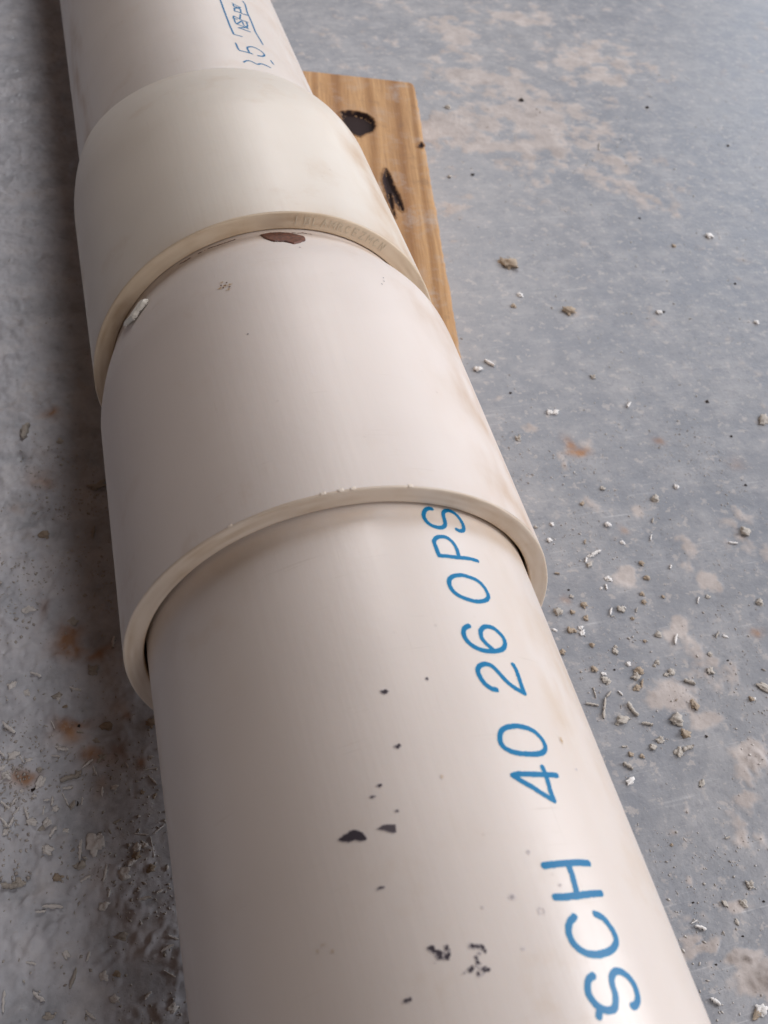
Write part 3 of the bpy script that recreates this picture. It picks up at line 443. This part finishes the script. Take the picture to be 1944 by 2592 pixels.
# near section: plain pipe running back past the viewer to the floor
ts=np.concatenate([[-900,-600,-400,-300,-220],np.arange(-180,16,2.5),[18,40,60]])
rg=[cylp(A0,t,PH,44.45) for t in ts]
near=tube('pipe_section',rg,M_NEAR,[gr(t,.5*math.exp(-((t+1)/2.5)**2) if t>-12 else 0,.12+.95*math.exp(-((t+34)/20.)**2)) for t in ts])
near['label']='nearest pipe length printed SCH 40 26 0 PS in blue'
def rimt(t0,tx,tz,r): return t0-(tx*r*np.sin(PH)+tz*r*np.cos(PH))
def wob(seed,amp=.12): return amp*2*fbm(np.cos(PH)*6+9,np.sin(PH)*6+9,seed,3)
# middle section: bell end at t=0, narrowing into the far bell at t about 86
def mid_center(t):
    s=min(max((t-78)/15.,0),1); s=s*s*(3-2*s); return s
def mid_ring(t,r):
    s=mid_center(t); return cylp(A0,t,PH,r)*(1-s)+cylp(A2,t,PH,r)*s
def mid_r(t):
    if t<=70: return 49.6
    if t<=94: s=(t-70)/24.; return 49.6-(49.6-44.9)*(s**flare_e(PH))
    return max(44.45,44.9-(t-94)*.12)
def flare_e(ph): return 1.35+1.3*np.where(ph<0,0,np.where(ph<1.5708,np.sin(ph)**2,1.))
tx,tz=.0032,-.037
ts=[.45,1.0]+list(np.arange(3,68,3.))+list(np.arange(68,94,1.))+[94,95,97,100,110,125]
rg=[];gm=[]
for t in ts:
    r=mid_r(t); R_=mid_ring(t,r)
    if t<25:
        k=1-t/25.; a=rimt(0,tx,tz,r)*k; R_=R_+np.outer(a,[0,1,0])
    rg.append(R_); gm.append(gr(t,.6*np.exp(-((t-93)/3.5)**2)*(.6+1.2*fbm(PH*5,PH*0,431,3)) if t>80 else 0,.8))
mid=tube('bell_socket',rg,M_MID,gm); mid['label']='middle section flared over the nearest pipe'
# its cut rim (face and inside wall)
def rim(name,A,t0,tx,tz,ro,ri,mat,label,seed,depth=30.):
    rg=[];
    prof=[(ro,.45),(ro-.06,.22),(ro-.22,.06),(ro-.45,0)]+[(ro-.45-(ro-ri-.9)*k/5,0) for k in range(1,5)]+[(ri+.45,0),(ri+.22,.06),(ri+.06,.25),(ri,.6),(ri,4),(ri-.1,depth)]
    for r,dt in prof:
        t=rimt(0,tx,tz,r)+t0+dt+(wob(seed,.10) if dt<1 else 0)
        rg.append(cylp(A,t,PH,r+(wob(seed+3,.05) if r>ro-1 and dt<1 else 0)))
    o=tube(name,rg,mat,[np.clip(.25+.8*fbm(PH*6,PH*0+k,seed+8,3)+(.5 if k>8 else 0),0,1) for k in range(len(prof))]); o.parent=pipe; o['label']=label; return o
r2=rim('socket_rim',A0,0,tx,tz,49.6,45.1,M_RIM2,'cut rim of the middle section',500)
r2.parent=mid
# far bell, shoulder and far pipe
A2t,A2z=-.0248,-.0097
tB=94.69
def tcr(ph): return 190.5+26*(1-np.cos(ph))
bell_ts=[.45,1.]+list(np.arange(3,54,4.))
rg=[];gm=[]
for dt in bell_ts:
    t=tB+dt+rimt(0,A2t,A2z,49.85)*max(0,1-dt/30.); rg.append(cylp(A2,t,PH,49.85)); gm.append(gr(tB+dt,.35*math.exp(-dt/5.)))
t_start=tcr(PH)-40
for s in np.linspace(0,1,26):
    te=tcr(PH); t=t_start+(te-t_start)*s; f=s**1.6
    rB=cylp(A2,t,PH,49.85); rP=cylp(A3,t,PH,45.45)
    rg.append(rB*(1-f)+rP*f); gm.append(gr(200,.0))
te=tcr(PH); rg.append(cylp(A3,te+.25,PH,44.9)); gm.append(gr(200)); 
bell=tube('bell_socket',rg,M_BELL,gm); bell['label']='far bell section with rounded shoulder'
r1=rim('socket_rim',A2,tB,A2t,A2z,49.85,44.85,M_RIM,'yellowed cut rim of the far bell',520); r1.parent=bell
ts=[170,190]+list(np.arange(195,330,5.))+[360,420,520,700,1000]
far=tube('pipe_section',[cylp(A3,t,PH,45.4) for t in ts],M_FAR,[np.clip(gr(t,0,.7)+.75*np.exp(-((PH+.98+.05*math.sin(t/9.))/.13)**2)*np.clip(.5+2.2*fbm(PH*14,np.full(NPH,t/22.),460,3),0,1),0,1) for t in ts]); far['label']='far pipe length with small blue print'

# ---------------- printing
for i,(ch,st) in enumerate(NEAR):
    w=.98 if i<3 else (1.04 if i<7 else 1.16)
    char('printed_character',st,A0,44.45,w,M_INK,near,seed=600+i,rag=.07,curve=ch not in 'H4')
for i,(ch,st) in enumerate(FAR):
    small=ch in 'NSFpw'
    char('printed_mark' if ch=='box' else 'printed_character',st,A3,45.4,.72 if not small else .66,M_INKD,far,seed=640+i,rag=.10,curve=ch in 'S35',cell=.14)
# ---------------- smudges on the near pipe
for i,(t,ph,ru,rv,c) in enumerate(SPECKS):
    mt={3:M_BLACK,2:M_BLACK,1:M_GREY,0:M_TAN}[c]
    disc('smudge',t,ph,max(ru,.28),max(rv,.28),A0,44.45,mt,near,seed=700+i,ring=(c==1 and ru>.7))
blob('smudge',BIGSPOT,A0,44.45,M_BLACK,near,seed=720,rag=.1)['label']='largest black smudge'
blob('smudge',WEDGE,A0,44.45,soft('dark_smudge',(.10,.085,.095),(.60,.55,.54),.02,.45,.6,2200),near,seed=721,rag=.06)['label']='wedge shaped black smudge'
for k,pts in enumerate((CLUSTER[:14],CLUSTER[14:])):
    Q=[(ph*44.45,t) for t,ph in pts]; a=np.array(Q)
    def cf(u,v,Q=Q,k=k):
        d=np.full(u.shape,1e9)
        for n_,(qu,qv) in enumerate(Q): d=np.minimum(d,np.hypot(u-qu,(v-qv)*1.1)-(.42 if n_%3 else .62))
        return d+1.5*fbm(u/.95,v/.95,740+k,5,.7)+.10
    raster('smudge',cf,on_cyl(A0,44.45),(a[:,0].min()-1,a[:,0].max()+1,a[:,1].min()-1,a[:,1].max()+1),.07,M_BLACK,near,thick=.05,soft_w=.45)['label']=('left' if k==0 else 'right')+' patchy grey black smudge'
# ---------------- residue and chips at the upper joint
def mmap(u,v,l):
    # map on the middle section whose radius and centre change along t
    ph=u/45.; t=v
    s=np.clip((t-78)/15.,0,1); s=s*s*(3-2*s); q=np.clip((t-70)/24.,0,1)
    r=np.where(t<=94,49.6-4.7*q**(1.35+1.3*np.where(ph<0,0,np.sin(ph)**2)),np.maximum(44.45,44.9-(t-94)*.12))+l
    return world(cylp(A0,t,ph,r)*(1-s)[:,None]+cylp(A2,t,ph,r)*s[:,None])
GC=[(92.2+(t-91.6)*2.3-1.0,p) for t,p in GLUECHIP]
blob('glue_chip',GC,A0,45.,M_BROWN,mid,seed=800,rag=.18,thick=.06,dome=.25,mapf=mmap,cell=.14)['label']='red brown glue chip under the rim'
def glue(ph0,ph1,t,w,seed): 
    st=[[(t+.18*math.sin(k*1.7+seed),ph0+(ph1-ph0)*k/5) for k in range(6)]]
    o=char('glue_streak',st,A0,45.,w,M_BROWN,mid,seed=seed,rag=.35,mapf=mmap,cell=.14)
glue(-.24,-.02,93.6,.42,810); glue(-.38,-.27,93.3,.32,811); glue(-1.0,-.86,93.6,.6,812); glue(.30,.42,93.6,.3,813)
for i,(t,ph) in enumerate(MIDSPOT):
    disc('speck',t,ph*48.5/45. if False else ph,.55 if i<5 else .22,.45 if i<5 else .25,A0,45.,M_TAN if i<5 else M_BLACK,mid,seed=820+i,mapf=mmap)
for i,(t,ph) in enumerate(((70.4,-.13),(71.2,-.121),(69.7,-.142),(70.9,-.15),(69.3,-.112))):
    disc('speck',t,ph,.2,.2,A0,45.,M_BROWN,mid,seed=840+i,mapf=mmap,thick=.08)
# white plastic flake standing proud at the joint
ct=sum(t for t,_ in WHITECHIP)/len(WHITECHIP); cp=sum(p for _,p in WHITECHIP)/len(WHITECHIP)
fl=[(ct-1.6+(t-ct)*.95,cp+.08+(p-cp)*1.25) for t,p in WHITECHIP]
blob('plastic_flake',fl,A0,45.,M_WHITE,mid,seed=860,rag=.12,thick=.15,dome=1.3,mapf=mmap,cell=.16)['label']='bright white plastic flake at the left of the joint'
# raised but illegible cast letters on the yellowed rim face
GL={'I':[[(0,0),(0,1)]],'B':[[(0,0),(0,1),(.6,.9),(.5,.5),(0,.5)],[(.5,.5),(.7,.1),(0,0)]],'L':[[(0,1),(0,0),(.6,0)]],'A':[[(0,0),(.35,1),(.7,0)],[(.15,.4),(.55,.4)]],'M':[[(0,0),(0,1),(.35,.4),(.7,1),(.7,0)]],'R':[[(0,0),(0,1),(.6,.85),(.5,.5),(0,.5)],[(.3,.5),(.7,0)]],'E':[[(.6,0),(0,0),(0,1),(.6,1)],[(0,.5),(.5,.5)]],'Z':[[(0,1),(.6,1),(0,0),(.6,0)]],'C':[[(.6,.85),(.2,1),(0,.5),(.2,0),(.6,.15)]],'O':[[(.3,0),(0,.5),(.3,1),(.6,.5),(.3,0)]],'N':[[(0,0),(0,1),(.6,0),(.6,1)]]}
def rimmap(u,v,l):
    ph=u/47.4; r=47.4+v; t=tB-(A2t*r*np.sin(ph)+A2z*r*np.cos(ph))-l-.02
    return world(cylp(A2,t,ph,r))
M_CAST=soft('cast_letters',(.50,.42,.31),(.64,.55,.42),.1,.9,.6,1500)
for k,chh in enumerate('IBLAMRCEZMCN'):
    u0=47.4*.33+k*2.35; S=[np.array([(u0+a*2.0,-.9+b_*2.1) for a,b_ in st]) for st in GL[chh]]
    al=np.vstack(S)
    raster('cast_letter',lambda u,v:np.minimum.reduce([seg_dist(u,v,q) for q in S])-.19+.25*fbm(u/.4,v/.4,880+k,2),rimmap,(al[:,0].min()-.4,al[:,0].max()+.4,al[:,1].min()-.4,al[:,1].max()+.4),.12,M_CAST,bell,thick=.10,dome=.05)
# white burrs on the middle rim's top edge
for k,ph in enumerate((-.33,.06,.13,.18,.42)):
    t=float(np.interp(ph,PH,rimt(0,tx,tz,49.6)))+.35
    blob('burr',[(t-.35,ph-.012),(t-.3,ph+.012),(t+.5,ph+.010),(t+.4,ph-.014)],A0,49.6,M_RIM2,mid,seed=900+k,rag=.15,thick=.05,dome=.12,cell=.1)

# ---------------- crumbs, shavings and grit on the floor
def ico_pts(seed,sub,sq,rough):
    import bmesh
    bm=bmesh.new(); bmesh.ops.create_icosphere(bm,subdivisions=sub,radius=.5)
    r=random.Random(seed); off=[r.uniform(-9,9) for _ in range(3)]
    from mathutils import noise as nz
    for v in bm.verts:
        d=nz.noise(v.co*3.1+Vector(off))*rough+nz.noise(v.co*7+Vector(off))*rough*.6
        v.co*=max(.45,1+d); v.co.z*=sq
    me=bpy.data.meshes.new('crumb'); bm.to_mesh(me); bm.free(); 
    me.polygons.foreach_set('use_smooth',np.ones(len(me.polygons),dtype=bool)); return me
def shard_mesh(seed,curl):
    """a bent sliver: tapered ribbon with thickness"""
    r=random.Random(seed); n=11; V=[];F=[]; bend=curl*r.choice((-1,1))*r.uniform(.5,1)
    for i in range(n):
        s=i/(n-1)-.5; w=.5*(1-(2*s)**4*.7)*r.uniform(.45,1.15); y0=bend*(s*s-.1)+r.uniform(-.10,.10); z0=.35*abs(s)*curl+r.uniform(0,.12)
        for (a,b_) in ((-1,-.2),(1,-.2),(.8,.35),(-.8,.3)): V.append((s,y0+a*w,z0+b_*.8+(.5 if b_>0 else 0)*r.uniform(.4,1)))
    for i in range(n-1):
        for k in range(4): F.append((i*4+k,i*4+(k+1)%4,(i+1)*4+(k+1)%4,(i+1)*4+k))
    F.append((3,2,1,0)); F.append(tuple((n-1)*4+k for k in range(4)))
    me=bpy.data.meshes.new('shaving'); me.from_pydata(V,[],F); me.update(); me.polygons.foreach_set('use_smooth',np.ones(len(me.polygons),dtype=bool)); return me
VAR={}
def variant(kind,col,i):
    key=(kind,col,i)
    if key not in VAR:
        me=ico_pts(50+i*7+col,3,.78,1.0) if kind=='lump' else shard_mesh(90+i*5+col,.8 if kind=='shard' else .35)
        me.materials.append([M_CHALK,M_SHAV,M_TANC,M_DARK][col]); VAR[key]=me
    return VAR[key]
def zone(x,y):
    if x>0 or y>480:
        if y>300: return 'beyond the board end'
        if y>190 : return 'right of the board'
        if y>75: return 'on clear floor right of the middle section'
        if y>45: return 'in the scatter right of the rim'
        if y>15: return 'in the scatter beside the blue digits'
        return 'near the lower right corner'
    if y>150: return 'on rough floor left of the far bell'
    if y>30: return 'left of the middle section rim'
    if y>-12 and x<-85: return 'in the dense pile by the left edge'
    if y>4: return 'beside the orange stains left of the pipe'
    if y>-18: return 'left of the printed pipe on grey floor'
    return 'by the pale plaster patches at lower left'
for _ in range(62):   # more of the pale shavings strewn left of the pipe
    a_=random.random(); gx=random.gauss(-101,9) if a_<.6 else random.uniform(-112,-62); gy=random.gauss(3,10) if a_<.6 else random.uniform(-48,40)
    l_=random.uniform(1.2,3.6); CRUMBS.append((gx,gy,l_,l_*random.uniform(.18,.7),random.uniform(-90,90),random.choice((1,1,1,0)),0))
for _ in range(40):
    gx=random.gauss(92,16); gy=random.gauss(35,22)
    if gx<62: continue
    l_=random.uniform(.7,1.7); CRUMBS.append((gx,gy,l_,l_*random.uniform(.35,.95),random.uniform(-90,90),random.choice((0,0,1,2)),1))
adj=['pale grey plaster','off white','tan plaster','dark']
for i,(x_,y_,ln,wd,an,colr,right) in enumerate(CRUMBS):
    ln=max(ln,.55); wd=max(min(wd,ln),.30); asp=ln/wd
    kind='lump' if asp<2.1 else ('shard' if asp<5 else 'fibre')
    me=variant(kind,colr,i%5)
    nm={'lump':'crumb','shard':'shaving','fibre':'fibre'}[kind]
    if colr==3: nm='grit_grain'; ln*=.8; wd*=.8
    o=bpy.data.objects.new(nm,me); COL.objects.link(o)
    hz=wd*(.62 if kind=='lump' else .55)
    gz=floor_h(x_,y_)
    o.location=(x_*.001,y_*.001,(gz+(hz*.36 if kind=='lump' else .05))*.001)
    o.rotation_euler=(random.uniform(-.25,.25) if kind=='lump' else 0,0,math.radians(an))
    o.scale=(ln*.00145,wd*(.0016 if kind=='lump' else .0012),(hz*.0016 if kind=='lump' else max(wd*.0011,.0004)))
    size='tiny' if ln<1.1 else ('small' if ln<2.2 else ('large' if ln<4 else 'very large'))
    word={'lump':'rounded crumb','shard':'sliver','fibre':'thin curled fibre'}[kind]
    if colr==3: word='grain of grit'
    zl=zone(x_,y_)
    if kind!='lump' and colr!=3:
        ww=abs(an)%180; ww=min(ww,180-ww); word=('crosswise ' if ww<28 else ('lengthwise ' if ww>62 else 'slanting '))+('sliver' if kind=='shard' else 'fibre')
    tag(o,f'{size} {adj[colr]} {word} lying {zl}',{'lump':'crumb','shard':'shaving','fibre':'fibre'}[kind],f'{size} {adj[colr]} {word}s {zl}')
# uncountable fine grit as one object
bmV=[];bmF=[]
octa=np.array([[1,0,0],[-1,0,0],[0,1,0],[0,-1,0],[0,0,1],[0,0,-1]],float); of=np.array([[0,2,4],[2,1,4],[1,3,4],[3,0,4],[2,0,5],[1,2,5],[3,1,5],[0,3,5]])
cnt=0
def grit(n,xr,yr,smin,smax,dens=None):
    global cnt
    for _ in range(n):
        for tr in range(6):
            gx=random.uniform(*xr); gy=random.uniform(*yr)
            if dens is None or random.random()<dens(gx,gy): break
        s=random.uniform(smin,smax)*(1+ (random.random()**6)*1.2); a=random.uniform(0,3.14)
        sc=np.array([s*random.uniform(.6,1.5),s*random.uniform(.5,.9),s*random.uniform(.4,.7)])
        q=octa*sc*(1+.3*rng.standard_normal((6,1))*.5); R_=np.array([[math.cos(a),-math.sin(a),0],[math.sin(a),math.cos(a),0],[0,0,1]])
        q=q@R_.T+[gx,gy,floor_h(gx,gy)+s*.25]
        bmV.append(q*.001); bmF.append(of+cnt*6); cnt+=1
clump=lambda a,b_: .15+.85*(float(vnoise(np.array([a/14.]),np.array([b_/14.]),77)[0])>.55)
grit(3800,(25,180),(-90,120),.10,.30,clump)
grit(3200,(-130,-45),(-60,140),.14,.42,clump)
grit(500,(-110,-80),(-14,22),.2,.5)
grit(1800,(60,330),(120,400),.12,.34,clump)
grit(400,(-120,-50),(140,480),.15,.4,clump)
g=mesh_obj('grit',np.concatenate(bmV),np.concatenate(bmF),plain('fine_grit',(.62,.60,.57),.9,.3,60,.2,col2=(.42,.39,.36)),smooth=False)
g['kind']='stuff'; g['label']='fine pale grit and dust scattered over the concrete floor'; g['category']='grit'
SC.cycles.use_denoising=True
